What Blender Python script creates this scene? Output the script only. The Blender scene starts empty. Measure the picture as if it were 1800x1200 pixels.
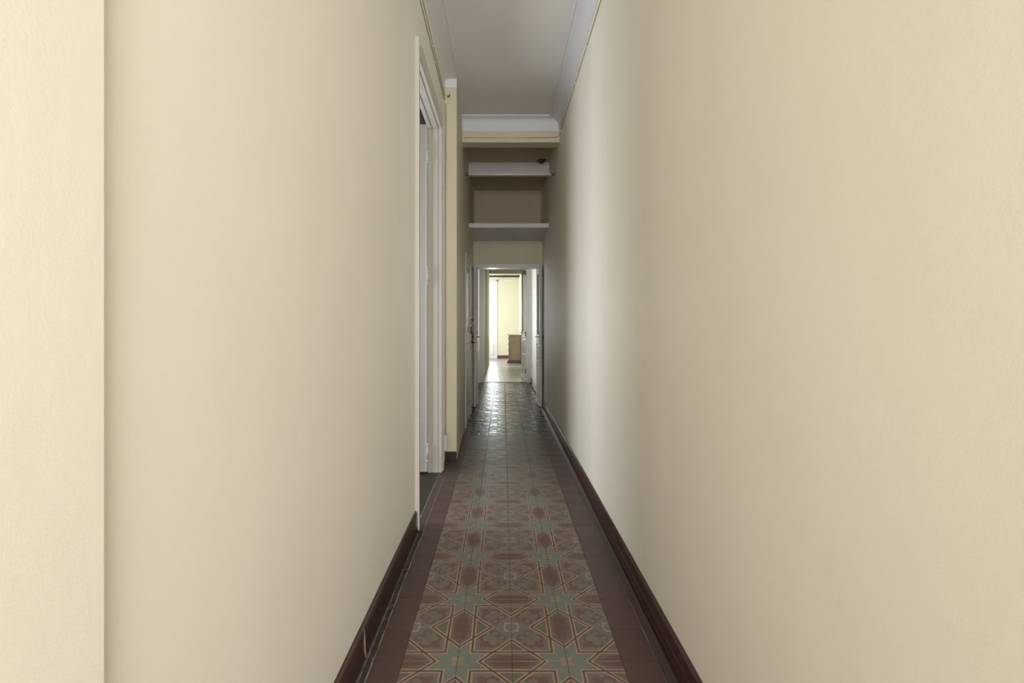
import bpy, bmesh, math, random
from mathutils import Vector, Matrix
random.seed(7)
S = bpy.context.scene
COL = S.collection

# ------------------------------------------------------------------ camera
H = 1.224
cam = bpy.data.objects.new('camera', bpy.data.cameras.new('camera'))
COL.objects.link(cam)
cam.location = (0, 0, H)
cam.rotation_euler = (math.pi / 2, 0, 0)
cam.data.sensor_width = 36
cam.data.lens = 852 / 1800 * 36
cam.data.shift_x = 15.5 / 1800
cam.data.shift_y = -29 / 1800
cam.data.clip_start = 0.02
S.camera = cam
# ------------------------------------------------------------------ world, lights, exposure
S.view_settings.view_transform = 'Standard'
S.view_settings.look = 'None'
S.view_settings.gamma = 1
S.view_settings.use_curve_mapping = False
S.view_settings.exposure = 0.22
w = bpy.data.worlds.new('sky'); S.world = w; w.use_nodes = True
bg = w.node_tree.nodes['Background']
bg.inputs[0].default_value = (0.86, 0.93, 1.0, 1)
bg.inputs[1].default_value = 2.6


def area(name, loc, rot, sx, sy, power, color):
    l = bpy.data.lights.new(name, 'AREA')
    l.shape = 'RECTANGLE'; l.size = sx; l.size_y = sy; l.energy = power; l.color = color
    o = bpy.data.objects.new(name, l); COL.objects.link(o)
    o.location = loc; o.rotation_euler = rot
    return o


P2 = math.pi / 2
# daylight through the window of the room the camera stands in (behind it)
area('entrance_window_light', (0.55, -3.4, 1.9), (P2, 0, 0), 3.4, 2.9, 212, (1.0, 0.985, 0.96))
# added light at an unseen lobby opening, brightens the lobby
area('lobby_added_light', (-.70, 9.1, 1.55), (0, -P2, 0), 1.6, 1.5, 5.5, (0.94, 0.97, 1.0))
# soft daylight from the side room, falling through the tall doorway onto the right wall
area('side_room_light', (-2.74, 3.55, 1.40), (0, -P2, 0), 1.7, 2.3, 52, (0.94, 0.96, 1.0))
# daylight through the side window of the far room
area('far_side_window_light', (-2.35, 16.2, 1.55), (0, -P2, 0), 2.3, 2.0, 56, (0.97, 0.98, 1.0))
# daylight through the balcony door of the far room
area('balcony_door_light', (-0.42, 17.95, 1.35), (-P2, 0, 0), 0.5, 1.9, 48, (0.93, 0.96, 1.0))

# ------------------------------------------------------------------ node helpers
class E:
    """tiny expression wrapper around Math nodes"""
    nt = None
    def __init__(s, k): s.k = k
    @staticmethod
    def op(o, a, b=None, c=None):
        n = E.nt.nodes.new('ShaderNodeMath'); n.operation = o
        for i, v in enumerate((a, b, c)):
            if v is None: continue
            if isinstance(v, E): E.nt.links.new(v.k, n.inputs[i])
            else: n.inputs[i].default_value = v
        return E(n.outputs[0])
    def __add__(s, o): return E.op('ADD', s, o)
    __radd__ = __add__
    def __sub__(s, o): return E.op('SUBTRACT', s, o)
    def __rsub__(s, o): return E.op('SUBTRACT', o, s)
    def __mul__(s, o): return E.op('MULTIPLY', s, o)
    __rmul__ = __mul__
    def __truediv__(s, o): return E.op('DIVIDE', s, o)
    def __lt__(s, o): return E.op('LESS_THAN', s, o)
    def __gt__(s, o): return E.op('GREATER_THAN', s, o)
    def __abs__(s): return E.op('ABSOLUTE', s)
def emin(a, b): return E.op('MINIMUM', a, b)
def emax(a, b): return E.op('MAXIMUM', a, b)
def esqrt(a): return E.op('SQRT', a)
def soft(d, r0, r1):
    """1 where d<r0 falling to 0 at r1"""
    n = E.nt.nodes.new('ShaderNodeMapRange'); n.clamp = True
    E.nt.links.new(d.k, n.inputs[0]); n.inputs[1].default_value = r0; n.inputs[2].default_value = r1
    n.inputs[3].default_value = 1; n.inputs[4].default_value = 0
    return E(n.outputs[0])
def mixc(f, a, b):
    n = E.nt.nodes.new('ShaderNodeMix'); n.data_type = 'RGBA'
    for i, v in ((6, a), (7, b)):
        if isinstance(v, tuple): n.inputs[i].default_value = (*v, 1) if len(v) == 3 else v
        else: E.nt.links.new(v, n.inputs[i])
    if isinstance(f, E): E.nt.links.new(f.k, n.inputs[0])
    else: n.inputs[0].default_value = f
    return n.outputs[2]
def lin(r, g, b):
    f = lambda c: (c / 255 / 12.92) if c <= 10 else ((c / 255 + .055) / 1.055) ** 2.4
    return (f(r), f(g), f(b))
def new_mat(name):
    m = bpy.data.materials.new(name); m.use_nodes = True
    nt = m.node_tree; E.nt = nt
    return m, nt, nt.nodes['Principled BSDF']
def tex_noise(scale, detail=4, rough=.55, coord='Object', stretch=None):
    nt = E.nt
    tc = nt.nodes.new('ShaderNodeTexCoord'); src = tc.outputs[coord]
    if stretch:
        mp = nt.nodes.new('ShaderNodeMapping'); mp.inputs[3].default_value = stretch
        nt.links.new(src, mp.inputs[0]); src = mp.outputs[0]
    n = nt.nodes.new('ShaderNodeTexNoise'); nt.links.new(src, n.inputs[0])
    n.inputs['Scale'].default_value = scale; n.inputs['Detail'].default_value = detail
    n.inputs['Roughness'].default_value = rough
    return E(n.outputs[0])
def bump(pb, h, strength, dist):
    b = E.nt.nodes.new('ShaderNodeBump'); b.inputs['Strength'].default_value = strength
    b.inputs['Distance'].default_value = dist
    E.nt.links.new(h.k, b.inputs['Height']); E.nt.links.new(b.outputs[0], pb.inputs['Normal'])
def plain(name, c1, c2=None, rough=.5, scale=8, bs=0, bd=.001, bscale=60, stretch=None, metal=0, spec=.5, detail=4):
    m, nt, pb = new_mat(name)
    c2 = c2 or c1
    nz = tex_noise(scale, detail, stretch=stretch)
    nt.links.new(mixc(soft(nz, .35, .65), c1, c2), pb.inputs['Base Color'])
    pb.inputs['Roughness'].default_value = rough; pb.inputs['Metallic'].default_value = metal
    pb.inputs['Specular IOR Level'].default_value = spec
    if bs: bump(pb, tex_noise(bscale, 5, stretch=stretch), bs, bd)
    return m

# ------------------------------------------------------------------ materials
def wall_mat(name, c1, c2, rough=.55):
    m, nt, pb = new_mat(name)
    a = tex_noise(1.3, 3); b = tex_noise(5, 4, stretch=(1, 1, .35))
    c = mixc(soft(a * .6 + b * .4, .4, .62), c1, c2)
    nt.links.new(c, pb.inputs['Base Color'])
    pb.inputs['Roughness'].default_value = rough
    pb.inputs['Specular IOR Level'].default_value = .35
    h = tex_noise(9, 6, .6, stretch=(1, 1, .3)) * .7 + tex_noise(190, 4, .6) * .12 + tex_noise(55, 5, .6) * .25
    bump(pb, h, .22, .006)
    return m
CREAM = wall_mat('cream_wall_paint', (.855, .813, .712), (.83, .783, .675))
CREAM3 = wall_mat('dimmed_cream_paint', (.70, .63, .475), (.67, .60, .44))  # deeper, yellower cream: dimmer, warmer light put into the colour
CREAM2 = wall_mat('cream_wall_paint_far', (.77, .74, .58), (.75, .72, .56))
WHITEC = plain('ceiling_white_plaster', (.78, .76, .73), (.73, .71, .68), .7, 2, .25, .004, 14)
COVE = plain('coving_white_plaster', (.75, .76, .79), (.71, .72, .75), .6, 3, .15, .002, 40)
WOODW = plain('white_gloss_paint', (.62, .585, .53), (.57, .535, .48), .32, 5, .12, .0015, 30, (1, 1, .15))
GREYW = plain('grey_white_gloss_paint', (.60, .57, .53), (.54, .51, .47), .3, 5, .1, .001, 30, (1, 1, .15))
FARW = plain('white_balcony_paint', (.8, .8, .8), (.76, .77, .78), .35)
SKIRT = plain('dark_oxblood_gloss_paint', (.060, .026, .022), (.042, .018, .016), .24, 5, .2, .0015, 26, (1, .2, 1))
SHOE = plain('worn_brown_shoe_paint', (.050, .028, .026), (.038, .021, .020), .5, 8, .2, .001, 60)
MORTAR = plain('crumbling_black_mortar', (.020, .016, .013), (.05, .042, .034), .95, 60, 1, .004, 150)
GROUT = plain('pale_mortar_bead', (.36, .29, .22), (.20, .16, .12), .9, 30, .8, .002, 120)
SLAB = plain('dark_joint_bed', (.10, .082, .065), (.13, .11, .09), .9, 20)
METAL = plain('dull_brass_metal', (.34, .27, .16), (.25, .2, .13), .4, metal=.8)
IRON = plain('dark_iron', (.05, .045, .04), (.08, .07, .06), .5, metal=.6)
CABLE = plain('painted_cable', (.56, .47, .30), (.46, .38, .24), .5, 20)
PLASTIC = plain('white_plastic', (.74, .71, .64), (.7, .67, .6), .4)
TIMBER = plain('dark_timber', (.085, .055, .04), (.05, .033, .026), .6, 6, .3, .002, 30, (.2, 1, 1))
CHESTW = plain('pale_pine_wood', (.42, .34, .245), (.35, .28, .20), .5, 7, .2, .001, 30, (1, 1, .12))
CHESTD = plain('dark_trim_wood', (.16, .13, .10), (.12, .10, .08), .45, 7)
RODM = plain('pale_rod_paint', (.86, .82, .74), (.80, .76, .68), .4)
BROWNC = plain('brown_bakelite', (.09, .055, .045), (.07, .045, .035), .45)
NICHE = wall_mat('recess_shade_tan', (.58, .47, .33), (.54, .44, .30))  # cream darkened to tan, shade of the recess put into the colour

m, nt, pb = new_mat('thin_glass'); GLASS = m
nt.nodes.remove(pb)
out = nt.nodes['Material Output']
tr = nt.nodes.new('ShaderNodeBsdfTransparent'); tr.inputs[0].default_value = (.93, .95, .93, 1)
gl = nt.nodes.new('ShaderNodeBsdfGlossy'); gl.inputs['Roughness'].default_value = .04
fr = nt.nodes.new('ShaderNodeFresnel'); fr.inputs[0].default_value = 1.5
mx = nt.nodes.new('ShaderNodeMixShader')
nt.links.new(fr.outputs[0], mx.inputs[0]); nt.links.new(tr.outputs[0], mx.inputs[1]); nt.links.new(gl.outputs[0], mx.inputs[2])
nt.links.new(mx.outputs[0], out.inputs[0])
FROST = plain('ribbed_obscure_glass', (.62, .62, .50), (.55, .55, .43), .18, 20, .3, .001, 90, (1, 1, .1))


def floor_bump(pb, k=1.0):
    h = tex_noise(7, 3, .5, stretch=(1, 1, 1)) * 1.0 + tex_noise(45, 4, .6) * .10
    bump(pb, h, .5 * k, .008)

# patterned hydraulic tile: UV (0,0) = ring corner, (1,1) = star corner
def pattern_tile():
    m, nt, pb = new_mat('patterned_cement_tile')
    uv = nt.nodes.new('ShaderNodeUVMap'); sep = nt.nodes.new('ShaderNodeSeparateXYZ')
    nt.links.new(uv.outputs[0], sep.inputs[0])
    a, b = E(sep.outputs[0]), E(sep.outputs[1])
    BG = lin(118, 110, 103); BGD = lin(108, 98, 92); GREEN = lin(116, 124, 114); CREAMT = lin(162, 144, 125)
    BROWN = lin(94, 60, 52); RED = lin(106, 69, 61); PINK = lin(162, 134, 110); TRI = lin(104, 100, 89)
    sq = emax(a, b); mn = emin(a, b)
    d1 = a + (1 - b); d2 = (1 - a) + b
    dm = emin(d1, d2)
    col = mixc(0, BG, BG)
    # scrolls inside the square, folded about the diagonal
    def ring(cx, cy, r):
        dx = sq - cx; dy = mn - cy
        return abs(esqrt(dx * dx + dy * dy) - r)
    wob = (tex_noise(30, 2, coord='Object') - .5) * .05
    sc = soft(ring(.47, .35, .125) + wob, .024, .048) * ((sq + mn) > .74)
    sc = emax(sc, soft(ring(.335, .20, .078) + wob, .014, .032) * ((sq + mn) < .62))
    dx = sq - .56; dy = mn - .54
    sc = emax(sc, soft(esqrt(dx * dx + dy * dy) + wob, .05, .09) * .9)
    sc = sc * (sq < .68) * (dm > .66)
    col = mixc(sc * .75, col, RED)
    # triangles (diamond tips inside the square)
    tri = (dm < .6) * (sq < .75)
    col = mixc(tri, col, TRI)
    # hexagon petals
    hexa = (dm < .6) * (sq > .75)
    s = 1 - sq; t = mn
    lo = emax(t - .02, 0.0) * .0 + .012 + t * .03
    hi = (1 - (t / .50) * (t / .50)) * .155
    leaf = soft(lo - s, -.012, .004) * soft(s - hi, -.015, .01)
    notch = soft(abs(s - .10) + t * .12, .012, .03) * (t > .05)
    leaf = leaf * (1 - notch * .55)
    col = mixc(hexa, col, BGD)
    col = mixc(hexa * leaf * .85, col, RED)
    # star
    star = (sq > .75) * (dm > .6)
    col = mixc(star, col, GREEN)
    p = 1 - a; q = 1 - b
    rr = esqrt(p * p + q * q)
    pet = (rr < .15) * (abs(p - q) < .05) * (emin(p, q) > .012)
    pet = emax(pet, (rr < .10) * (emin(p, q) > .012))
    col = mixc(pet * .85, col, PINK)
    # ring in the middle of the square
    r = esqrt(a * a + b * b)
    rg = (r > .125) * emax(r < .16, (sq < .145) * 1.0)
    col = mixc(rg, col, CREAMT)
    # interlaced line work
    d = emin(abs(sq - .75), emin(abs(d1 - .6), abs(d2 - .6)) * .707)
    d = d + (tex_noise(40, 2) - .5) * .008
    col = mixc(soft(d, .044, .052), col, CREAMT)
    col = mixc(soft(d, .014, .021), col, BROWN)
    # wear
    oi = nt.nodes.new('ShaderNodeObjectInfo')
    tint = E(oi.outputs['Random']) * .22
    wear = tex_noise(14, 5, .65)
    col = mixc(soft(wear, .2, .75) * .30 + tint * .4, col, lin(86, 78, 69))
    tc = nt.nodes.new('ShaderNodeTexCoord')
    fine = tex_noise(160, 3, .7)
    col = mixc(soft(fine, .3, .5) * .12, col, lin(66, 59, 52))
    worn = E(oi.outputs['Color'])            # grows with distance: wear and dimmer light put into the colour
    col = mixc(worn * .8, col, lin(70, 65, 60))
    nt.links.new(col, pb.inputs['Base Color'])
    rg_ = soft(wear, .3, .7) * .12 + .30
    nt.links.new(rg_.k, pb.inputs['Roughness'])
    pb.inputs['Specular IOR Level'].default_value = .28
    floor_bump(pb)
    return m
TILE = pattern_tile()
def border_mat():
    m, nt, pb = new_mat('brown_cement_tile')
    oi = nt.nodes.new('ShaderNodeObjectInfo')
    n1 = tex_noise(12, 5, .6)
    col = mixc(soft(n1, .3, .7), lin(90, 70, 67), lin(82, 63, 61))
    col = mixc(E(oi.outputs['Random']) * .35, col, lin(70, 54, 51))
    col = mixc(E(oi.outputs['Color']) * .35, col, lin(66, 58, 56))  # same darkening with distance, dimmer light in the border colour
    nt.links.new(col, pb.inputs['Base Color'])
    pb.inputs['Roughness'].default_value = .36
    pb.inputs['Specular IOR Level'].default_value = .28
    floor_bump(pb)
    return m
BORDER = border_mat()
def worn_grey():
    m, nt, pb = new_mat('worn_grey_cement_tile')
    oi = nt.nodes.new('ShaderNodeObjectInfo')
    n1 = tex_noise(10, 5, .6)
    col = mixc(soft(n1, .3, .7), lin(82, 80, 78), lin(68, 66, 64))
    col = mixc(E(oi.outputs['Random']) * .5, col, lin(60, 55, 51))
    nt.links.new(col, pb.inputs['Base Color'])
    rr = soft(tex_noise(9, 4), .4, .6) * .16 + .20
    nt.links.new(rr.k, pb.inputs['Roughness'])
    pb.inputs['Specular IOR Level'].default_value = .16
    h = tex_noise(11, 3, .5) + tex_noise(34, 3, .5) * .22
    bump(pb, h, .6, .010)
    return m
GREYT = worn_grey()
def old_floor():
    m, nt, pb = new_mat('grey_green_side_room_tile')
    tc = nt.nodes.new('ShaderNodeTexCoord'); br = nt.nodes.new('ShaderNodeTexBrick')
    nt.links.new(tc.outputs['Object'], br.inputs[0])
    br.offset = 0; br.inputs['Scale'].default_value = 5; br.inputs['Brick Width'].default_value = 1; br.inputs['Row Height'].default_value = 1
    br.inputs['Mortar Size'].default_value = .008
    br.inputs[1].default_value = (*lin(50, 47, 40), 1); br.inputs[2].default_value = (*lin(44, 41, 35), 1); br.inputs[3].default_value = (*lin(28, 25, 21), 1)
    nt.links.new(br.outputs[0], pb.inputs['Base Color']); pb.inputs['Roughness'].default_value = .45
    return m
SIDEF = old_floor()
def pale_floor():
    m, nt, pb = new_mat('pale_far_room_tile')
    n1 = tex_noise(2, 4)
    nt.links.new(mixc(soft(n1, .35, .65), (.78, .75, .66), (.66, .63, .56)), pb.inputs['Base Color']); pb.inputs['Roughness'].default_value = .3
    floor_bump(pb, .6)
    return m
PALEF = pale_floor()

# ------------------------------------------------------------------ mesh helpers
def link(name, bm, mat, parent=None, smooth=False):
    me = bpy.data.meshes.new(name); bm.to_mesh(me); bm.free()
    if mat: me.materials.append(mat)
    if smooth:
        for p in me.polygons: p.use_smooth = True
    o = bpy.data.objects.new(name, me); COL.objects.link(o)
    if parent: o.parent = parent
    return o
def tag(o, label, cat, group=None, kind=None):
    o['label'] = label; o['category'] = cat
    if group: o['group'] = group
    if kind: o['kind'] = kind
    return o
def box(bm, x0, x1, y0, y1, z0, z1, bev=0):
    r = bmesh.ops.create_cube(bm, size=1)
    vs = r['verts']
    for v in vs:
        v.co = Vector((x0 + (v.co.x + .5) * (x1 - x0), y0 + (v.co.y + .5) * (y1 - y0), z0 + (v.co.z + .5) * (z1 - z0)))
    if bev:
        es = {e for v in vs for e in v.link_edges}
        bmesh.ops.bevel(bm, geom=list(es), offset=bev, segments=1, affect='EDGES', profile=.5)
def bx(name, mat, x0, x1, y0, y1, z0, z1, parent=None, bev=0):
    bm = bmesh.new(); box(bm, x0, x1, y0, y1, z0, z1, bev)
    return link(name, bm, mat, parent)
def prism(bm, plan, z0, z1):
    """plan polygon (x, y), extruded z0..z1"""
    lo = [bm.verts.new((x, y, z0)) for x, y in plan]; hi = [bm.verts.new((x, y, z1)) for x, y in plan]
    n = len(plan)
    fs = [bm.faces.new(lo[::-1]), bm.faces.new(hi)]
    for i in range(n): fs.append(bm.faces.new((lo[i], lo[(i + 1) % n], hi[(i + 1) % n], hi[i])))
    bmesh.ops.recalc_face_normals(bm, faces=fs)
def sweep(bm, prof, pts, closed=True, cap=True):
    """prof: list of (n, z) offsets in the plane normal to path; path pts along floor plan: (x, y, nx) -> x + nx*n"""
    rings = []
    for (x, y) in pts:
        rings.append([bm.verts.new((x + n, y, z)) for n, z in prof])
    fs = []
    k = len(prof)
    for a, b in zip(rings, rings[1:]):
        for i in range(k if closed else k - 1):
            fs.append(bm.faces.new((a[i], a[(i + 1) % k], b[(i + 1) % k], b[i])))
    if closed and cap:
        fs.append(bm.faces.new(rings[0])); fs.append(bm.faces.new(rings[-1]))
    bmesh.ops.recalc_face_normals(bm, faces=fs)
def tube(bm, pts, r, seg=8):
    pts = [Vector(p) for p in pts]; rings = []
    for i, p in enumerate(pts):
        d = (pts[min(i + 1, len(pts) - 1)] - pts[max(i - 1, 0)]).normalized()
        u = d.cross(Vector((0, 0, 1)))
        if u.length < .05: u = d.cross(Vector((1, 0, 0)))
        u.normalize(); v = u.cross(d).normalized()
        rr = r[i] if isinstance(r, (list, tuple)) else r
        rings.append([bm.verts.new(p + (u * math.cos(t) + v * math.sin(t)) * rr) for t in [2 * math.pi * j / seg for j in range(seg)]])
    fs = []
    for a, b in zip(rings, rings[1:]):
        for i in range(seg): fs.append(bm.faces.new((a[i], a[(i + 1) % seg], b[(i + 1) % seg], b[i])))
    fs.append(bm.faces.new(rings[0])); fs.append(bm.faces.new(rings[-1]))
    bmesh.ops.recalc_face_normals(bm, faces=fs)
def tb(name, mat, pts, r, parent=None, seg=8):
    bm = bmesh.new(); tube(bm, pts, r, seg)
    return link(name, bm, mat, parent, True)
def empty(name, loc=(0, 0, 0), rz=0):
    o = bpy.data.objects.new(name, None); COL.objects.link(o)
    o.location = loc; o.rotation_euler = (0, 0, rz); o.empty_display_size = .1
    return o

# ================================================================== THE ROOM SHELL
CH = 3.46                       # ceiling height
XL0, XL1 = -.500, -.525         # left wall: near stretch, main stretch
D0, D1 = 2.965, 4.035           # first left doorway
DH = 2.87
PY = 4.38                       # step out of the left wall
PF = 7.43                       # partition with the glazed double door
FR = 10.35                      # doorway to the far room
OUT = -.625

# --- left wall
bm = bmesh.new()
prism(bm, [(XL0, -.40), (XL0, .607), (XL1, .607), (XL1, D0), (OUT, D0), (OUT, -.40)], 0, 3.56)
prism(bm, [(XL1, D0), (XL1, D1), (OUT, D1), (OUT, D0)], DH, 3.56)
prism(bm, [(XL1, D1), (XL1, PY), (OUT, PY), (OUT, D1)], 0, 3.56)
tag(link('wall_left', bm, CREAM), 'long cream painted wall on the left, with the tall doorway in it', 'wall', kind='structure')
# --- left wall beyond the step, with closed glazed door and dark opening
E0, E1, EH = 5.80, 6.66, 2.035
G0, G1, GH = 6.78, 7.34, 2.06
def xw(y):                      # face of the stepped-out wall
    pts = [(PY, -.421), (5.4, -.448), (PF, -.458)]
    for (a, xa), (b, xb) in zip(pts, pts[1:]):
        if y <= b: return xa + (xb - xa) * (y - a) / (b - a)
    return pts[-1][1]
bm = bmesh.new()
prism(bm, [(xw(PY), PY), (xw(5.4), 5.4), (xw(E0), E0), (-.62, E0), (-.62, PY + .0)], 0, 3.56)
prism(bm, [(xw(E0), E0), (xw(E1), E1), (-.62, E1), (-.62, E0)], EH, 3.56)
prism(bm, [(xw(E1), E1), (xw(G0), G0), (-.62, G0), (-.62, E1)], 0, 3.56)
prism(bm, [(xw(G0), G0), (xw(G1), G1), (-.62, G1), (-.62, G0)], GH, 3.56)
prism(bm, [(xw(G1), G1), (xw(PF), PF), (-.62, PF), (-.62, G1)], 0, 3.56)
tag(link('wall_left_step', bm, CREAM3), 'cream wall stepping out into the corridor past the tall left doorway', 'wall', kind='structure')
# --- right wall (leans in slightly)
def xr(y):
    pts = [(-.4, .618), (3.3, .617), (7.2, .601), (FR, .590)]
    for (a, xa), (b, xb) in zip(pts, pts[1:]):
        if y <= b: return xa + (xb - xa) * (y - a) / (b - a)
    return pts[-1][1]
bm = bmesh.new()
prism(bm, [(.78, -.4), (xr(-.4), -.4), (xr(3.3), 3.3), (xr(7.2), 7.2), (xr(FR), FR), (.78, FR)][::-1], 0, 3.56)
tag(link('wall_right', bm, CREAM), 'long unbroken cream painted wall on the right of the corridor', 'wall', kind='structure')

# --- partition above and around the glazed double door
bm = bmesh.new()
prism(bm, [(-.62, PF), (.60, PF), (.60, 7.63), (-.62, 7.63)], 2.155, 3.56)
prism(bm, [(-.62, PF), (-.462, PF), (-.462, 7.63), (-.62, 7.63)], 0, 2.155)
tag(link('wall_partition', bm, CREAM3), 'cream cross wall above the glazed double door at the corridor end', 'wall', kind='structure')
bm = bmesh.new()
lw = lambda a, b, z0, z1: prism(bm, [(-.62, a), (-.50, a), (-.50, b), (-.62, b)], z0, z1)
lw(7.63, 8.3, 0, 3.1); lw(9.9, FR, 0, 3.1); lw(8.3, 9.9, 0, .7); lw(8.3, 9.9, 2.4, 3.1)
tag(link('wall_left_lobby', bm, CREAM), 'cream left wall of the short lobby behind the glazed double door', 'wall', kind='structure')
# --- wall of the doorway to the far room
bm = bmesh.new()
prism(bm, [(-.66, FR), (-.432, FR), (-.432, FR + .12), (-.66, FR + .12)], 0, 3.1)
prism(bm, [(.60, FR), (.78, FR), (.78, FR + .12), (.60, FR + .12)], 0, 3.1)
prism(bm, [(-.432, FR), (.60, FR), (.60, FR + .12), (-.432, FR + .12)], 2.62, 3.1)
tag(link('wall_far_doorway', bm, GREYW), 'grey wall around the last doorway of the corridor', 'wall', kind='structure')
# --- passage behind it
bm = bmesh.new()
prism(bm, [(-.60, FR + .12), (-.420, FR + .12), (-.425, 14.6), (-.60, 14.6)], 0, 3.1)
tag(link('wall_left_passage', bm, CREAM2), 'yellow cream wall left of the bright passage before the far room', 'wall', kind='structure')
bm = bmesh.new()
prism(bm, [(.575, FR + .12), (.80, FR + .12), (.80, 18.2), (.575, 18.2)], 0, 3.1)
tag(link('wall_right_far_room', bm, CREAM2), 'brightly lit wall on the right of the far room behind the chest', 'wall', kind='structure')
bm = bmesh.new()
prism(bm, [(-.425, 14.5), (.575, 14.5), (.575, 14.9), (-.425, 14.9)], 2.755, 3.1)
prism(bm, [(-2.6, 14.6), (-.425, 14.6), (-.425, 14.9), (-2.6, 14.9)], 0, 3.1)
tag(link('wall_lintel', bm, CREAM2), 'yellow cream lintel wall over the opening into the far room', 'wall', kind='structure')
# far wall with balcony door opening x -.62..-.235
BD0, BD1, BDH = -.66, -.245, 2.93 - .07
FW = 17.8
bm = bmesh.new()
prism(bm, [(BD1, FW), (.575, FW), (.575, FW + .2), (BD1, FW + .2)], 0, 3.1)
prism(bm, [(-2.6, FW), (BD0, FW), (BD0, FW + .2), (-2.6, FW + .2)], 0, 3.1)
prism(bm, [(BD0, FW), (BD1, FW), (BD1, FW + .2), (BD0, FW + .2)], BDH, 3.1)
tag(link('wall_far', bm, CREAM2), 'bright cream end wall of the far room beside the balcony door', 'wall', kind='structure')
bm = bmesh.new()
prism(bm, [(-2.6, 14.9), (-2.5, 14.9), (-2.5, 15.0), (-2.6, 15.0)], 0, 3.1)
prism(bm, [(-2.6, 17.4), (-2.5, 17.4), (-2.5, 17.8), (-2.6, 17.8)], 0, 3.1)
prism(bm, [(-2.6, 15.0), (-2.5, 15.0), (-2.5, 17.4), (-2.6, 17.4)], 2.6, 3.1)
prism(bm, [(-2.6, 15.0), (-2.5, 15.0), (-2.5, 17.4), (-2.6, 17.4)], 0, .5)
tag(link('wall_left_far_room', bm, CREAM2), 'cream side wall of the far room with its window, out of view', 'wall', kind='structure')

# --- ceilings
bm = bmesh.new(); box(bm, -.80, .80, -.4, 5.4, CH, CH + .1)
tag(link('ceiling', bm, WHITEC), 'greyish white plaster ceiling of the corridor', 'ceiling', kind='structure')
bm = bmesh.new()
box(bm, -.62, .78, 5.38, 6.41, 3.353, 3.55)
box(bm, -.62, .78, 6.47, 7.63, 3.322, 3.55)
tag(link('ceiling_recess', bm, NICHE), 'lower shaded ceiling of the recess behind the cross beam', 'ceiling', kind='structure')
bm = bmesh.new(); box(bm, -.66, .80, 7.63, 14.5, 3.0, 3.1)
tag(link('ceiling_lobby', bm, WHITEC), 'white ceiling of the lobby and passage past the double door', 'ceiling', kind='structure')
bm = bmesh.new(); box(bm, -2.6, .80, 14.9, 18.2, 3.0, 3.1)
tag(link('ceiling_far_room', bm, WHITEC), 'white ceiling of the bright far room', 'ceiling', kind='structure')

# --- coving: (offset from wall, height)
def cove_profile(d, z0, zc):
    pr = [(-.01, z0), (.006, z0), (.006, z0 + .006)]
    for i in range(9):
        t = i / 8 * P2
        pr.append((.008 + (d * .60) * (1 - math.cos(t)), z0 + .008 + (zc - z0 - .026) * math.sin(t)))
    e = d * .60
    pr += [(e + .020, zc - .018), (e + .024, zc - .010), (e + .034, zc - .010), (e + .038, zc - .016),
           (e + .047, zc - .016), (e + .050, zc - .004), (d, zc - .004), (d, zc + .01), (-.01, zc + .01)]
    return pr
bm = bmesh.new()
sweep(bm, cove_profile(.128, 3.425, CH), [(XL1, -.4), (XL1, PY + .02)])
tag(link('trim_1', bm, WHITEC), 'moulded white plaster coving along the left ceiling edge', 'coving', kind='structure')
bm = bmesh.new()
sweep(bm, [(-n, z) for n, z in cove_profile(.125, 3.335, CH)], [(xr(-.4), -.4), (xr(3.3), 3.3), (xr(5.26), 5.26)])
tag(link('trim_2', bm, COVE), 'moulded white plaster coving along the right ceiling edge', 'coving', kind='structure')
# end coving across the corridor at the beam
bm = bmesh.new()
pr = cove_profile(.10, 3.318, CH)
ra = [bm.verts.new((-.60, 5.25 - n, z)) for n, z in pr]; rb = [bm.verts.new((.63, 5.25 - n, z)) for n, z in pr]
fs = [bm.faces.new((ra[i], ra[(i + 1) % len(pr)], rb[(i + 1) % len(pr)], rb[i])) for i in range(len(pr))]
fs += [bm.faces.new(ra), bm.faces.new(rb)]
bmesh.ops.recalc_face_normals(bm, faces=fs)
tag(link('trim_3', bm, COVE), 'white plaster coving across the corridor above the cross beam', 'coving', kind='structure')
# white plaster stub on top of the step
bm = bmesh.new()
vs = [(-.524, 3.365), (-.419, 3.36), (-.419, 3.458), (-.430, 3.452), (-.445, 3.446), (-.470, 3.450), (-.490, 3.445), (-.524, 3.458)]
lo = [bm.verts.new((x, PY - .008, z)) for x, z in vs]; hi = [bm.verts.new((x, PY + .03, z)) for x, z in vs]
fs = [bm.faces.new(lo), bm.faces.new(hi[::-1])] + [bm.faces.new((lo[i], lo[(i + 1) % 8], hi[(i + 1) % 8], hi[i])) for i in range(8)]
bmesh.ops.recalc_face_normals(bm, faces=fs)
tag(link('trim_4', bm, COVE), 'short white plaster block at the top of the stepped-out left wall', 'plaster block', kind='structure')
# cross beam
bm = bmesh.new()
box(bm, -.62, .63, 5.25, 5.40, 3.243, 3.46)
box(bm, -.62, .63, 5.235, 5.395, 3.196, 3.243, .003)
tag(link('trim_5', bm, CREAM3), 'cream painted cross beam under the end of the white ceiling', 'beam', kind='structure')
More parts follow.
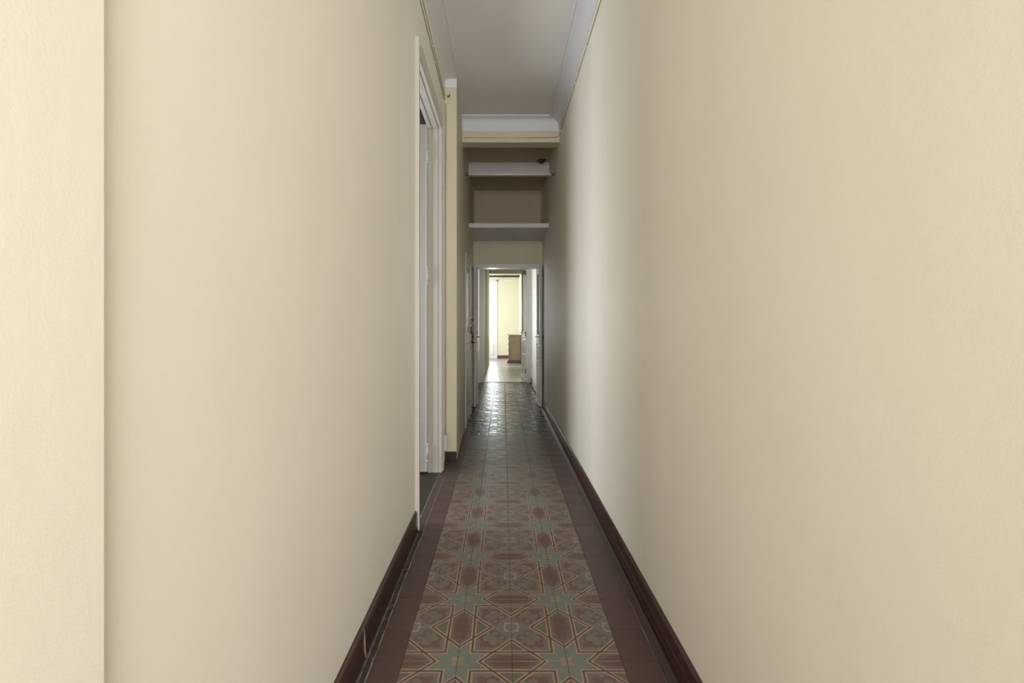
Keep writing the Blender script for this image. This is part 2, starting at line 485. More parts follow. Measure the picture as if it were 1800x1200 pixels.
# white board at the front of the upper recess: curved cove
bm = bmesh.new()
pr = [(6.47, 3.20), (6.405, 3.20), (6.405, 3.25)]
for i in range(7):
    t = i / 6 * P2
    pr.append((6.405 - .05 * (1 - math.cos(t)), 3.25 + .095 * math.sin(t)))
pr += [(6.355, 3.36), (6.47, 3.36)]
ra = [bm.verts.new((-.47, y, z)) for y, z in pr]; rb = [bm.verts.new((.62, y, z)) for y, z in pr]
fs = [bm.faces.new((ra[i], ra[(i + 1) % len(pr)], rb[(i + 1) % len(pr)], rb[i])) for i in range(len(pr))] + [bm.faces.new(ra), bm.faces.new(rb)]
bmesh.ops.recalc_face_normals(bm, faces=fs)
tag(link('trim_6', bm, WHITEC), 'white coved board high in the recess behind the curtain rod', 'coving', kind='structure')
# surround of the upper recess with a rounded corner, shade put into its tan
bm = bmesh.new()
pts = [(.602, 2.57), (.575, 2.57), (.575, 3.235)]
for i in range(7):
    t = i / 6 * P2
    pts.append((.545 + .03 * math.cos(t), 3.235 + .05 * math.sin(t)))
pts += [(-.440, 3.285), (-.440, 2.57), (-.462, 2.57), (-.462, 3.325), (.602, 3.325)]
lo = [bm.verts.new((x, 7.36, z)) for x, z in pts]; hi = [bm.verts.new((x, 7.44, z)) for x, z in pts]
n = len(pts)
fs = [bm.faces.new(lo), bm.faces.new(hi[::-1])] + [bm.faces.new((lo[i], lo[(i + 1) % n], hi[(i + 1) % n], hi[i])) for i in range(n)]
bmesh.ops.recalc_face_normals(bm, faces=fs)
tag(link('trim_7', bm, wall_mat('recess_edge_shade', (.40, .31, .205), (.36, .28, .18))), 'plaster surround with a rounded corner at the back of the upper recess, darkened to tan for shade', 'plaster surround', kind='structure')

tag(bx('wall_recess', NICHE, -.458, .602, 7.41, 7.435, 2.568, 3.32), 'back wall of the recess above the shelf, darkened to tan for shade', 'wall', kind='structure')
# --- room behind the camera (source of the daylight)
bm = bmesh.new()
box(bm, -2.4, OUT, -.5, -.4, 0, 3.56); box(bm, .78, 2.6, -.5, -.4, 0, 3.56)
box(bm, -2.5, -2.4, -3.6, -.4, 0, 3.56); box(bm, 2.6, 2.7, -3.6, -.4, 0, 3.56)
box(bm, -2.5, -1.15, -3.7, -3.6, 0, 3.56); box(bm, 2.25, 2.7, -3.7, -3.6, 0, 3.56)
box(bm, -1.15, 2.25, -3.7, -3.6, 3.36, 3.56); box(bm, -1.15, 2.25, -3.7, -3.6, 0, .44)
tag(link('wall_entrance', bm, CREAM), 'cream walls of the entrance room behind the viewer', 'wall', kind='structure')
tag(bx('ceiling_entrance', WHITEC, -2.5, 2.7, -3.7, -.4, 3.46, 3.56), 'white ceiling of the entrance room behind the viewer', 'ceiling', kind='structure')
tag(bx('floor_entrance', BORDER, -2.5, 2.7, -3.7, -.4, -.08, 0), 'brown tiled floor of the entrance room behind the viewer', 'floor', kind='structure')

# --- side room behind the first doorway; walls and ceiling coloured dark as shade
bm = bmesh.new()
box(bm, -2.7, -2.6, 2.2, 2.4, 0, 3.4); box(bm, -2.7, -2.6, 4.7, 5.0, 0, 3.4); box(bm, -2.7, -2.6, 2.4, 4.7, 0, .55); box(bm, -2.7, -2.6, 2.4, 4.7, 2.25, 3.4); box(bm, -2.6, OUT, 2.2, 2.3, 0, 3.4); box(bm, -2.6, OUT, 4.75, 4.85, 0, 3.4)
tag(link('wall_side_room', bm, plain('side_room_shade_brown', (.16, .125, .085), (.13, .10, .07), .8)), 'walls, coloured dark for shade, of the room behind the tall left doorway', 'wall', kind='structure')
tag(bx('ceiling_side_room', TIMBER, -2.7, OUT, 2.2, 4.85, 3.3, 3.4), 'ceiling, coloured dark for shade, of the room behind the tall left doorway', 'ceiling', kind='structure')
tag(bx('floor_side_room', SIDEF, -2.7, -.530, D0 - .7, D1 + .75, -.06, -.002), 'dark grey green tiled floor of the side room', 'floor', kind='structure')
# dark void added behind the opening so the gap stays dark
bm = bmesh.new()
box(bm, -1.5, -1.4, 6.7, 7.5, 0, 2.3); box(bm, -1.4, -.62, 6.66, 6.72, 0, 2.3); box(bm, -1.4, -.62, 7.45, 7.5, 0, 2.3); box(bm, -1.5, -.62, 6.66, 7.5, 2.25, 2.3)
tag(link('wall_dark_void', bm, TIMBER), 'dark walls of the void added beside the closed glazed door', 'wall', kind='structure')
tag(bx('floor_dark_void', SIDEF, -1.5, -.46, 6.66, 7.5, -.06, -.002), 'dark floor of the added void', 'floor', kind='structure')

# ================================================================== FLOOR with tiles
M0 = .033; T = .2
Y0 = 1.766                                   # a star row
floor = bx('floor', SLAB, -.525, .63, -.4, FR, -.08, -.006)
tag(floor, 'corridor floor of patterned star tiles with plain brown border tiles', 'floor', kind='structure')
def tile_mesh(name, sx, sy, mat, g=.0004):
    c = .0010; t = .006
    me = bpy.data.meshes.new(name)
    hx, hy = sx / 2 - g, sy / 2 - g
    v = [(-hx, -hy, -t), (hx, -hy, -t), (hx, hy, -t), (-hx, hy, -t),
         (-hx, -hy, -c), (hx, -hy, -c), (hx, hy, -c), (-hx, hy, -c),
         (-hx + c, -hy + c, 0), (hx - c, -hy + c, 0), (hx - c, hy - c, 0), (-hx + c, hy - c, 0)]
    f = [(8, 9, 10, 11)] + [(i, (i + 1) % 4, 4 + (i + 1) % 4, 4 + i) for i in range(4)] + [(4 + i, 4 + (i + 1) % 4, 8 + (i + 1) % 4, 8 + i) for i in range(4)]
    me.from_pydata(v, [], f)
    uv = me.uv_layers.new(name='UVMap')
    for lp in me.loops:
        co = me.vertices[lp.vertex_index].co
        uv.data[lp.index].uv = (co.x / sx + .5, co.y / sy + .5)
    me.materials.append(mat)
    return me
TM = tile_mesh('tile', T, T, TILE)
BRW, BLW = .562 - (M0 + .4), (M0 - .4) + .4735
BRM = tile_mesh('border_tile_right', BRW, T, BORDER); BLM = tile_mesh('border_tile_left', BLW, T, BORDER)
TG = tile_mesh('tile_grey', T, T, GREYT, .0024)
BRG = tile_mesh('border_tile_right_grey', BRW, T, GREYT, .0012); BLG = tile_mesh('border_tile_left_grey', BLW, T, GREYT, .0012)
nrow0, nrow1 = -1, 42
GREY_FROM = 18
def place(me, name, x, y, rz):
    o = bpy.data.objects.new(name, me); COL.objects.link(o); o.parent = floor
    far = max(0, (y - 4.5) / 5)
    k = .0025 + .009 * min(far, 1)
    o.location = (x, y, random.uniform(-.0006, .0002) - .0004)
    o.rotation_euler = (random.gauss(0, k), random.gauss(0, k), rz)
    f = min(max((y - 2.9) / 2.4, 0), 1) * random.uniform(.85, 1.0)  # rises with distance, drives the painted wear and dimming
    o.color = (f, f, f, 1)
    return o
joined = bmesh.new()
def tile_at(i, j, me, single=True):
    # i: column -2..1 (x from M0+i*T), j: row (y from Y0+j*T); star rows even j, ring columns even i
    cx = M0 + (i + .5) * T; cy = Y0 + (j + .5) * T
    ringx = cx - T / 2 if i % 2 == 0 else cx + T / 2
    ringy = cy + T / 2 if j % 2 == 0 else cy - T / 2
    sx = -1 if ringx < cx else 1; sy = -1 if ringy < cy else 1
    rz = {(-1, -1): 0, (1, -1): P2, (1, 1): 2 * P2, (-1, 1): 3 * P2}[(sx, sy)]
    if single: return place(TM if j < GREY_FROM else TG, 'tile', cx, cy, rz)
    b = bmesh.new(); b.from_mesh(TM); b.transform(Matrix.Translation((cx, cy, 0)) @ Matrix.Rotation(rz, 4, 'Z'))
    tmp = bpy.data.meshes.new('tmp'); b.to_mesh(tmp); b.free(); joined.from_mesh(tmp)
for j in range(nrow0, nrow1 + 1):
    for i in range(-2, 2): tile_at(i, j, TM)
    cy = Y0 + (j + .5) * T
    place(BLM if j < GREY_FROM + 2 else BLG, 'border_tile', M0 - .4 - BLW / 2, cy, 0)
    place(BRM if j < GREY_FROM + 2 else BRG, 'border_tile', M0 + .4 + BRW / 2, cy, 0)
# rows under and behind the camera, never seen from the viewpoint
for j in range(-10, nrow0):
    for i in range(-2, 2): tile_at(i, j, TM, False)
o = link('tiles', joined, TILE, floor); o['kind'] = 'stuff'; o.color = (0, 0, 0, 1)
bm = bmesh.new(); box(bm, .433, .60, -.4, Y0 - .2, -.006, -.0005); box(bm, -.474, -.367, -.4, Y0 - .2, -.006, -.0005)
link('border_strip', bm, BORDER, floor)
# crumbled mortar joint along the left skirting
bm = bmesh.new()
NS = 260
ys = [-.4 + (4.3 + .4) * k / NS for k in range(NS + 1)]
rows_ = []
for y in ys:
    rows_.append([bm.verts.new((x + random.uniform(-.0015, .0015), y, -.004 + random.uniform(-.003, .002))) for x in (-.503, -.496, -.490, -.484, -.478)])
for a, b in zip(rows_, rows_[1:]):
    for i in range(4): bm.faces.new((a[i], a[i + 1], b[i + 1], b[i]))
o = link('mortar_joint', bm, MORTAR, floor)
bm = bmesh.new()
pts = [(-.4755 + random.uniform(-.0012, .0012), y, -.0012) for y in ys[::2]]
tube(bm, pts, [random.uniform(.0012, .0028) for _ in pts], 5)
link('mortar_bead', bm, GROUT, floor)
bm = bmesh.new()
pts = [(-.499 + random.uniform(-.0008, .0008), y, -.001) for y in ys[::2] if y < D0 - .1]
tube(bm, pts, [random.uniform(.0005, .0016) for _ in pts], 5)
link('mortar_bead', bm, GROUT, floor)
bm = bmesh.new()
pts = [(.5622 + random.uniform(-.0004, .0004), y, -.001) for y in [-.3 + k * .03 for k in range(120)]]
tube(bm, pts, [random.uniform(.0003, .0014) for _ in pts], 4)
link('mortar_bead', bm, GROUT, floor)
# left strip between border tiles and the stepped wall
bx('edge_tile_strip', BORDER, -.525, -.474, 2.90, PY, -.006, -.002, floor)
tag(bx('trim_8', GROUT, -.5295, -.5245, D0 + .02, D1 - .02, -.004, .0005), 'thin pale threshold line across the tall left doorway', 'threshold', kind='structure')
# far floor
bm = bmesh.new()
box(bm, -.66, .80, FR, 14.6, -.08, 0)
tag(link('floor_passage', bm, PALEF), 'pale glossy floor of the bright passage past the last doorway', 'floor', kind='structure')
bm = bmesh.new(); box(bm, -2.6, .80, 14.6, 18.2, -.08, .0)
tag(link('floor_far_room', bm, plain('lavender_grey_tile', (.34, .31, .35), (.30, .27, .31), .3, 3)), 'lavender grey floor of the far room', 'floor', kind='structure')
tag(bx('trim_9', TIMBER, -.43, .60, FR - .012, FR + .012, -.002, .006), 'dark threshold strip under the last doorway', 'threshold', kind='structure')

# ================================================================== SKIRTING
def skirt_left(y0, y1, x):
    bm = bmesh.new()
    sweep(bm, [(-.003, 0), (.020, 0), (.020, .004), (.016, .030), (.015, .100), (.012, .109), (.006, .116), (-.003, .118)], [(x, y0), (x, y1)])
    return bm
sk = empty('baseboard_left', (XL1, 0, 0))
tag(sk, 'dark oxblood painted skirting board along the left wall up to the doorway', 'baseboard', kind='structure')
for a, b in ((-.4, 1.78), (1.783, 2.889)):
    bm = skirt_left(a, b, 0)
    link('board', bm, SKIRT, sk)
bm = bmesh.new(); sweep(bm, [(.010, .004), (.0205, .004), (.0162, .10), (.010, .112)], [(0, 1.7795), (0, 1.7835)])
o = link('joint_filler', bm, GROUT, sk); o['label'] = 'pale filler showing in the joint between two boards'
bm = bmesh.new()
box(bm, XL1 - .003, xw(PY) + .0, PY - .012, PY + .001, 0, .082, .002)
tag(link('baseboard_step', bm, SKIRT), 'short dark skirting board on the face of the stepped-out left wall', 'baseboard', kind='structure')
sk = empty('baseboard_right', (0, 0, 0))
tag(sk, 'dark glossy oxblood skirting board running the length of the right wall', 'baseboard', kind='structure')
path = [(xr(y), y) for y in (-.4, .9, 2.1, 3.3, 4.6, 5.9, 7.2, PF - .01)]
for (xa, ya), (xb, yb) in zip(path, path[1:]):
    bm = bmesh.new()
    sweep(bm, [(.003, 0), (-.021, 0), (-.021, .006), (-.017, .035), (-.0175, .062), (-.0145, .068), (-.015, .100), (-.013, .110), (-.006, .117), (.003, .119)],
          [(xa, ya), (xb, yb - .0012)])
    link('board', bm, SKIRT, sk)
bm = bmesh.new()
sweep(bm, [(-.012, 0), (-.054, 0), (-.053, .003), (-.030, .0125), (-.026, .0145), (-.023, .0135), (-.018, .010)], path)
o = link('shoe_moulding', bm, SHOE, sk); o['label'] = 'low worn brown shoe moulding at the foot of the boards'
bm = bmesh.new()
sweep(bm, [(.003, 0), (-.015, 0), (-.015, .10), (-.01, .112), (.003, .114)], [(xr(7.63), 7.63), (xr(FR), FR - .01)])
tag(link('baseboard_lobby', bm, SKIRT), 'dark glossy skirting on the right wall of the lobby behind the double door', 'baseboard', kind='structure')
tag(bx('baseboard_far', plain('red_brown_skirting', (.13, .045, .03), (.11, .04, .028), .35), BD1 + .03, .573, FW - .018, FW + .001, 0, .11), 'red brown skirting under the end wall of the far room', 'baseboard', kind='structure')

# ================================================================== DOOR CASINGS
# tall left doorway
def vert_moulding(bm, prof, z0, z1):
    """prof: (x, y) polygon"""
    prism(bm, prof, z0, z1)
c1 = empty('trim_10', (XL1, D0, 0))
tag(c1, 'tall white painted door casing around the left doorway', 'door casing', kind='structure')
def loc(o): return o
def casing_side(y_in, sgn, name):
    # y_in inner edge; sgn -1: casing extends toward the camera
    def q(n, d): return (n, (y_in - D0) + sgn * d)
    bm = bmesh.new()
    prism(bm, [q(-.002, 0), q(.014, 0), q(.014, .014), q(.019, .020), q(.019, .052), q(.024, .056), q(.024, .076), q(-.002, .076)][::1], 0, DH + .075)
    return link(name, bm, WOODW, c1)
casing_side(D0, -1, 'side_casing'); casing_side(D1, 1, 'side_casing')
bm = bmesh.new()
sweep(bm, [(-.002, DH), (.014, DH), (.014, DH + .014), (.019, DH + .020), (.019, DH + .048), (.024, DH + .054), (.024, DH + .072), (-.002, DH + .072)], [(0, -.02), (0, D1 - D0 + .02)])
link('head_casing', bm, WOODW, c1)
# jamb linings (grooved)
for (ya, s, nm) in ((D1 - D0, -1, 'jamb'), (0, 1, 'jamb')):
    bm = bmesh.new()
    pl = [(.012, ya + .001 * s)]
    prof = [(.012, 0), (.012, .012), (-.008, .012), (-.010, .006), (-.016, .006), (-.018, .014), (-.060, .014), (-.062, .008), (-.068, .008), (-.070, .018), (-.098, .018), (-.100, 0)]
    prism(bm, [(x, ya + s * (d + .0)) for x, d in prof], 0, DH)
    link(nm, bm, WOODW, c1)
bm = bmesh.new()
sweep(bm, [(.012, DH), (.012, DH - .012), (-.008, DH - .012), (-.010, DH - .006), (-.016, DH - .006), (-.018, DH - .014), (-.060, DH - .014), (-.062, DH - .008), (-.068, DH - .008), (-.070, DH - .018), (-.098, DH - .018), (-.100, DH)], [(0, .012), (0, D1 - D0 - .012)])
link('head_jamb', bm, WOODW, c1)

# casing of the closed glazed door on the left
xc = xw(6.2)
c2 = empty('trim_11', (xc, E0, 0))
tag(c2, 'white casing around the closed glazed door on the left', 'door casing', kind='structure')
for y in (-.05, E1 - E0 + .0):
    bx('side_casing', WOODW, -.004, .014, y, y + .05, 0, EH + .05, c2, .003)
bx('head_casing', WOODW, -.004, .014, 0, E1 - E0, EH, EH + .05, c2, .003)
# casing round the glazed double door
c3 = empty('trim_12', (0, PF, 0))
tag(c3, 'white painted frame of the glazed double door at the corridor end', 'door casing', kind='structure')
bx('head_casing', GREYW, -.462, .598, -.014, .20, 2.10, 2.157, c3, .003)
bx('side_casing', GREYW, -.462, -.446, -.014, .20, 0, 2.10, c3, .002)
bx('side_casing', GREYW, .584, .599, -.014, .20, 0, 2.10, c3, .002)
# frame of the last doorway
c4 = empty('trim_13', (0, FR, 0))
tag(c4, 'grey painted frame of the last doorway before the bright passage', 'door casing', kind='structure')
bm = bmesh.new(); prism(bm, [(-.432, -.02), (-.405, -.02), (-.398, -.008), (-.395, .12), (-.432, .12)][::-1], 0, 2.62)
link('side_casing', bm, GREYW, c4)
bm = bmesh.new(); prism(bm, [(.515, .12), (.512, -.01), (.530, -.025), (.548, -.020), (.552, -.035), (.585, -.035), (.585, .12)], 0, 2.62)
link('side_casing', bm, GREYW, c4)
bx('head_casing', GREYW, -.395, .512, -.01, .12, 2.55, 2.62, c4, .003)

# ================================================================== DOOR LEAVES
def leaf(name, w, h, th, label, hinge, rz, glassmat, mat, gz0=1.06, handle=None, stile=.075, hinges=True, flip=1, mid=True):
    """leaf in local frame: x 0..w from the hinge, y -th/2..th/2, z 0..h"""
    r = empty(name, hinge, rz)
    tag(r, label, 'door', kind='structure')
    y0, y1 = -th / 2, th / 2
    for x0, x1 in ((0, stile), (w - stile, w)):
        bx('stile', mat, x0, x1, y0, y1, 0, h, r, .0025)
    rails = [(0, .13), (gz0 - .13, gz0), (h - .085, h)]
    if mid: rails.insert(1, (.60, .68))
    for z0, z1 in rails: bx('rail', mat, stile, w - stile, y0 + .001, y1 - .001, z0, z1, r, .002)
    pans = [(.13, .60), (.68, gz0 - .13)] if mid else [(.13, gz0 - .13)]
    for z0, z1 in pans:
        p = bx('panel', mat, stile, w - stile, y0 + .012, y1 - .012, z0, z1, r)
        bm = bmesh.new()
        for s in (-1, 1):
            a = s * (th / 2 - .012); b_ = s * (th / 2 - .002)
            # raised field with bevelled edges
            x0, x1 = stile + .018, w - stile - .018; zz0, zz1 = z0 + .022, z1 - .022
            if x1 - x0 < .03: continue
            v = [bm.verts.new(c) for c in ((x0, a, zz0), (x1, a, zz0), (x1, a, zz1), (x0, a, zz1),
                 (x0 + .012, b_, zz0 + .015), (x1 - .012, b_, zz0 + .015), (x1 - .012, b_, zz1 - .015), (x0 + .012, b_, zz1 - .015))]
            for f in ((4, 5, 6, 7), (0, 1, 5, 4), (1, 2, 6, 5), (2, 3, 7, 6), (3, 0, 4, 7)): bm.faces.new([v[i] for i in f])
        bmesh.ops.recalc_face_normals(bm, faces=bm.faces)
        link('raised_field', bm, mat, p)
    g = bx('pane', glassmat, stile - .004, w - stile + .004, -.002, .002, gz0 - .004, h - .081, r)
    # glazing beads
    bm = bmesh.new()
    for s in (-1, 1):
        a, b_ = sorted((s * .004, s * (th / 2 - .004)))
        box(bm, stile, stile + .009, a, b_, gz0, h - .085); box(bm, w - stile - .009, w - stile, a, b_, gz0, h - .085)
        box(bm, stile, w - stile, a, b_, gz0, gz0 + .009); box(bm, stile, w - stile, a, b_, h - .094, h - .085)
    link('glazing_bead', bm, mat, r)
    if hinges:
        for z in (.22, 1.02, h - .2):
            tb('hinge', IRON, [(-.004, flip * (th / 2 + .003), z - .05), (-.004, flip * (th / 2 + .003), z + .05)], .007, r)
    if handle:
        for s in (-1, 1):
            hx = w - .042; yy = s * th / 2
            hp = bx('handle', METAL, hx - .016, hx + .016, min(yy, yy + s * .004), max(yy, yy + s * .004), .93, 1.11, r, .001)
            bm = bmesh.new()
            tube(bm, [(hx, yy, 1.035), (hx, yy + s * .042, 1.035), (hx - .02, yy + s * .048, 1.035), (hx - .105, yy + s * .046, 1.03)], [.008, .008, .008, .006], 8)
            link('lever', bm, METAL, hp, True)
    return r
# pair across the corridor end: hinge lines at the back of the frame, open toward the viewer
def ang(hx, hy, ex, ey): return math.atan2(ey - hy, ex - hx)
leaf('door_3', .43, 2.085, .036, 'left leaf of the open glazed double door, white, panelled below glass', (-.409, 7.615, .012), ang(-.409, 7.615, -.420, 7.19), GLASS, GREYW, handle=True, flip=-1)
leaf('door_4', .43, 2.085, .036, 'right leaf of the open glazed double door, white, panelled below glass', (.538, 7.615, .012), ang(.538, 7.615, .557, 7.19), GLASS, GREYW, handle=True, flip=1)
# last door, opened away into the passage along the right
leaf('door_5', .74, 2.53, .036, 'glazed white door swung open into the bright passage on the right', (.500, FR + .10, .010), ang(.50, FR + .10, .437, FR + .84), GLASS, WOODW, handle=True, flip=1, stile=.10)
# closed door on the left (handle at its far side)
d2 = leaf('door_2', E1 - E0, EH, .04, 'closed white door on the left with obscure glass above a panel', (xc - .012, E0, 0.003), P2, FROST, WOODW, gz0=1.12, handle=None, stile=.10, hinges=False, mid=False)
def on_d2(name, mat, pts, r, seg=8): return tb(name, mat, pts, r, d2, seg)
# local x = along corridor, local -y = into the corridor
yy = -.02
hp = bx('handle', METAL, .775, .805, yy - .005, yy, .90, 1.06, d2, .001)
o = tb('lever', IRON, [(.79, yy, .985), (.79, yy - .045, .985), (.77, yy - .05, .985), (.70, yy - .05, .98)], .008, hp)
lp = bx('door_bolt', IRON, .77, .80, yy - .018, yy, 1.10, 1.20, d2, .002)
tb('bolt_chain', IRON, [(.785, yy - .018, 1.13), (.80, yy - .03, 1.08), (.81, yy - .026, 1.04), (.80, yy - .02, 1.01)], .004, lp, 6)
tb('knob', METAL, [(.785, yy, 1.29), (.785, yy - .02, 1.29), (.785, yy - .025, 1.29), (.785, yy - .04, 1.29)], [.006, .006, .016, .010], d2)
o = bx('lock_plate', IRON, .76, .81, yy - .012, yy, 1.245, 1.262, d2, .002)

# tall open leaf in the side room
r = empty('door_1', (XL1 - .10, D1 - .002, .012), math.pi)
tag(r, 'tall grey white door leaf swung open into the dark side room', 'door', kind='structure')
LW, LH = .98, DH - .002
DOORG = plain('pale_grey_door_paint', (.56, .54, .49), (.50, .48, .44), .35, 3, .1, .001, 30, (1, 1, .15))
bx('stile', WOODW, .0, .022, -.002, .038, 0, LH, r, .003)
bx('stile', DOORG, .022, .13, .0, .036, 0, LH, r, .002); bx('stile', DOORG, LW - .11, LW, .0, .036, 0, LH, r, .002)
for z0, z1 in ((0, .2), (1.0, 1.15), (2.15, 2.25), (LH - .12, LH)): bx('rail', DOORG, .13, LW - .11, .001, .035, z0, z1, r, .002)
for z0, z1 in ((.2, 1.0), (1.15, 2.15), (2.25, LH - .12)): bx('panel', DOORG, .13, LW - .11, .012, .024, z0, z1, r)
for z in (.16, 1.62, 2.62):
    h_ = tb('hinge', WOODW, [(-.004, .046, z - .055), (-.004, .046, z + .055)], .0075, r)
    tb('hinge_finial', WOODW, [(-.004, .046, z + .055), (-.004, .046, z + .062), (-.004, .046, z + .068), (-.004, .046, z + .078)], [.005, .009, .009, .003], h_)
    tb('hinge_finial', WOODW, [(-.004, .046, z - .078), (-.004, .046, z - .068), (-.004, .046, z - .062), (-.004, .046, z - .055)], [.003, .009, .009, .005], h_)

# balcony door of the far room
wd = empty('window_1', (BD0, FW - .02, 0))
tag(wd, 'white glazed balcony door at the left of the far room, flooded with daylight', 'balcony door', kind='structure')
W_ = BD1 - BD0
bx('frame_post', FARW, -.02, .05, 0, .07, 0, BDH, wd, .003); bx('frame_post', FARW, W_ - .065, W_ + .03, 0, .07, 0, BDH, wd, .003)
bx('frame_head', FARW, .05, W_ - .065, 0, .07, BDH - .10, BDH + .0, wd, .003)
bx('lower_panel', FARW, .05, W_ - .065, .01, .06, 0, .66, wd, .004)
bx('raised_field', FARW, .10, W_ - .11, -.004, .012, .12, .54, wd, .006)
bx('pane', GLASS, .05, W_ - .065, .03, .035, .66, BDH - .10, wd)
# window of the far room's side wall
wd = empty('window_2', (-2.55, 15.0, 0))
tag(wd, 'white window frame in the side wall of the far room', 'window', kind='structure')
for y in (0, 1.17, 2.34): bx('window_post', FARW, -.03, .03, y, y + .06, .5, 2.6, wd)
for z in (.5, 2.54): bx('window_rail', FARW, -.03, .03, .06, 2.34, z, z + .06, wd)
# unseen window added for the lobby light, hidden behind the left leaf
wd = empty('window_3', (-.60, 8.3, 0))
tag(wd, 'added white window frame in the left wall of the lobby, unseen', 'window', kind='structure')
for y in (0, .77, 1.54): bx('window_post', FARW, -.02, .03, y, y + .06, .70, 2.4, wd)
for z in (.70, 2.34): bx('window_rail', FARW, -.02, .03, .06, 1.54, z, z + .06, wd)
# window of the side room, out of view
wd = empty('window_4', (-2.65, 2.4, 0))
tag(wd, 'window frame in the far wall of the side room', 'window', kind='structure')
for y in (0, 1.12, 2.24): bx('window_post', WOODW, -.03, .03, y, y + .06, .55, 2.25, wd)
for z in (.55, 2.19): bx('window_rail', WOODW, -.03, .03, .06, 2.24, z, z + .06, wd)
# timber beam and picture rail in the far room
tag(bx('trim_14', TIMBER, -.60, .574, 16.9, 17.05, 2.895, 3.0), 'dark timber ceiling beam crossing the far room', 'beam', kind='structure')
tag(bx('trim_15', FARW, BD1, .574, FW - .03, FW + .001, 2.86, 2.89), 'thin pale picture rail along the top of the end wall', 'picture rail', kind='structure')
tb_ = tb('curtain_bracket', BROWNC, [(-.215, FW - .001, 2.835), (-.215, FW - .05, 2.84), (-.215, FW - .06, 2.87)], [.02, .02, .028])
tag(tb_, 'small dark bracket above the corner of the balcony door', 'bracket')

# ================================================================== THINGS
# high shelf slab across the recess
bm = bmesh.new()
ya, yb = 6.41, 7.36
prism(bm, [(xw(ya), ya), (xr(ya), ya), (xr(7.2), 7.2), (xr(7.2), PF), (xw(PF), PF)], 2.512, 2.568)
tag(link('high_shelf', bm, plain('white_shelf_paint', (.68, .65, .64), (.64, .61, .60), .45, 4)), 'white painted shelf slab spanning the corridor above the double door', 'shelf')
# curtain rod
yr = 5.71; zr = 2.998
rod = empty('curtain_rod', (0, yr, zr))
tag(rod, 'thin pale curtain rod with brass end caps spanning the recess high up', 'curtain rod')
xa, xb = xw(yr), xr(yr)
tb('rod', RODM, [(xa + .03, 0, 0), (xb - .03, 0, 0)], .011, rod, 12)
for x, s in ((xa, 1), (xb, -1)):
    tb('rod_socket', METAL, [(x, 0, 0), (x + s * .005, 0, 0), (x + s * .008, 0, 0), (x + s * .02, 0, 0), (x + s * .022, 0, 0), (x + s * .042, 0, 0)], [.022, .022, .013, .013, .018, .016], rod, 12)
# bakelite cap on recess ceiling
bm = bmesh.new()
prof = [(0.001, -.045), (.022, -.040), (.040, -.024), (.052, -.010), (.062, -.004), (.062, 0), (0.001, 0)]
seg = 20
rings = [[bm.verts.new((r_ * math.cos(2 * math.pi * k / seg), r_ * math.sin(2 * math.pi * k / seg), z)) for k in range(seg)] for r_, z in prof]
for a, b in zip(rings, rings[1:]):
    for k in range(seg): bm.faces.new((a[k], a[(k + 1) % seg], b[(k + 1) % seg], b[k]))
bmesh.ops.recalc_face_normals(bm, faces=bm.faces)
o = link('ceiling_cap', bm, BROWNC, None, True); o.location = (.495, 6.27, 3.353)
tag(o, 'small round brown cap on the recess ceiling near the right wall', 'ceiling cap')

# cables
def cable(name, label, segs, clips, r=.0035):
    c = empty(name, segs[0][0])
    o0 = Vector(segs[0][0])
    tag(c, label, 'cable')
    for pts in segs: tb('wire', CABLE, [Vector(p) - o0 for p in pts], r, c, 6)
    for p in clips:
        v = Vector(p) - o0
        bx('clip', PLASTIC, v.x - .007, v.x + .007, v.y - .007, v.y + .007, v.z - .009, v.z + .009, c, .002)
    return c
xl = XL1 + .004
cable('wall_cable', 'lower painted cable along the top of the left wall', [[(xl, -.3, 3.285), (xl, 1.5, 3.278), (xl, 3.0, 3.265), (xl, 4.31, 3.228)]], [(xl, 1.25, 3.280), (xl, 3.72, 3.246)])
cable('wall_cable', 'upper painted cable just under the left coving', [[(xl, -.3, 3.362), (xl, 1.5, 3.355), (xl, 3.0, 3.335), (xl, 4.0, 3.29), (xl + .003, 4.30, 3.262)]], [(xl, 2.0, 3.35), (xl, 3.62, 3.308)])
k = cable('wall_cable', 'painted cable clipped along the top of the right wall', [[(xr(y) - .004, y, 3.268 + .004 * math.sin(y * 1.7)) for y in (-.3, .5, 1.3, 2.1, 2.9, 3.6, 4.2, 4.8, 5.20)]],
      [(xr(3.55) - .005, 3.55, 3.270), (xr(4.10) - .005, 4.10, 3.272), (xr(5.1) - .005, 5.10, 3.268)])
cable('wall_cable', 'sagging cable across the face of the cross beam', [[(.608, 5.225, 3.276), (.595, 5.244, 3.268), (.57, 5.245, 3.258), (.48, 5.245, 3.253), (.33, 5.245, 3.250), (.13, 5.245, 3.248), (.03, 5.245, 3.244), (-.12, 5.245, 3.250), (-.3, 5.245, 3.248), (-.42, 5.243, 3.248)]], [], .004)
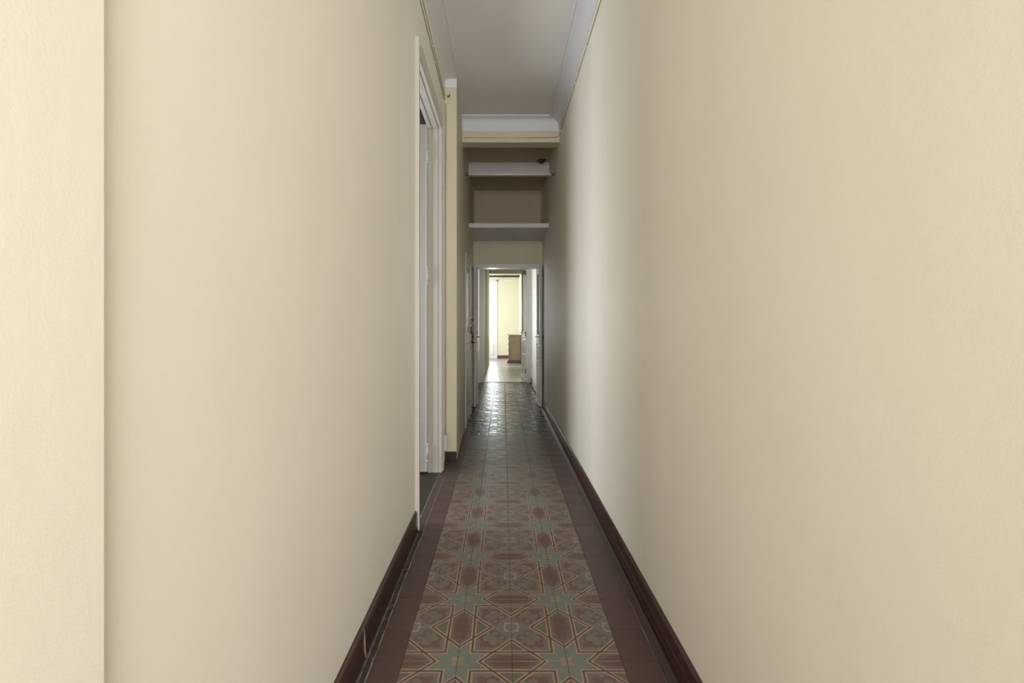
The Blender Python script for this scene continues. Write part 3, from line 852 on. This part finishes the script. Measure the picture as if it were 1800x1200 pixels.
hk = tb('cable_hook', IRON, [(-.500, PY - .001, 3.285), (-.500, PY - .018, 3.285), (-.492, PY - .022, 3.275), (-.482, PY - .022, 3.285), (-.482, PY - .02, 3.298)], .0045)
tag(hk, 'small dark hook on the face of the stepped-out wall near the ceiling', 'hook')

# telephone socket with looping wire beside the casing
sb = empty('wall_socket', (XL1, 4.29, 0.12))
tag(sb, 'small white wall socket low down beside the tall door casing', 'socket')
bx('socket_cover', PLASTIC, 0, .028, -.03, .03, 0, .13, sb, .004)
tb('wire', PLASTIC, [(.02, .02, .125), (.03, .035, .135), (.045, .045, .11), (.05, .045, .075), (.045, .04, .03), (.03, .03, .005)], .0025, sb, 6)
wire = tb('corner_wire', CABLE, [(XL1 + .008, PY - .006, .24), (XL1 + .008, PY - .006, 1.2), (XL1 + .007, PY - .006, 2.2), (XL1 + .008, PY - .006, 3.22)], .0035)
tag(wire, 'thin cream cable rising in the corner where the left wall steps out', 'cable')

# chest of drawers in the far room: its side faces the corridor
cx0, cx1, cy0, cy1, ch_ = .168, .562, 15.5, 16.45, .915
ct = empty('chest_of_drawers', (cx0, cy0, 0))
tag(ct, 'pale wooden chest of drawers with dark plinth and top in the far room', 'chest')
W2, D2 = cx1 - cx0, cy1 - cy0
bx('side_panel', CHESTW, .03, W2, 0, D2, .10, ch_ - .03, ct, .004)
bx('corner_post', CHESTD, .008, .034, -.006, .022, .09, ch_ - .03, ct, .003)
bx('plinth', CHESTD, .0, W2, -.015, D2 + .01, .0, .10, ct, .006)
bx('top', plain('grey_marble_top', (.5, .5, .45), (.3, .28, .24), .25, 12), -.03, W2 + .005, -.03, D2 + .02, ch_ - .03, ch_, ct, .005)
tb('foot', CHESTD, [(-.02, .02, .0), (-.02, .02, .03), (-.012, .02, .06), (.01, .02, .09)], [.028, .034, .026, .018], ct)
for k in range(4):
    d = bx('drawer', CHESTW, .012, .034, .04, D2 - .04, .13 + k * .19, .30 + k * .19, ct, .003)
    for y in (.25, D2 - .25): tb('knob', METAL, [(.012, y, .215 + k * .19), (-.005, y, .215 + k * .19), (-.008, y, .215 + k * .19), (-.016, y, .215 + k * .19)], [.007, .007, .014, .01], d)
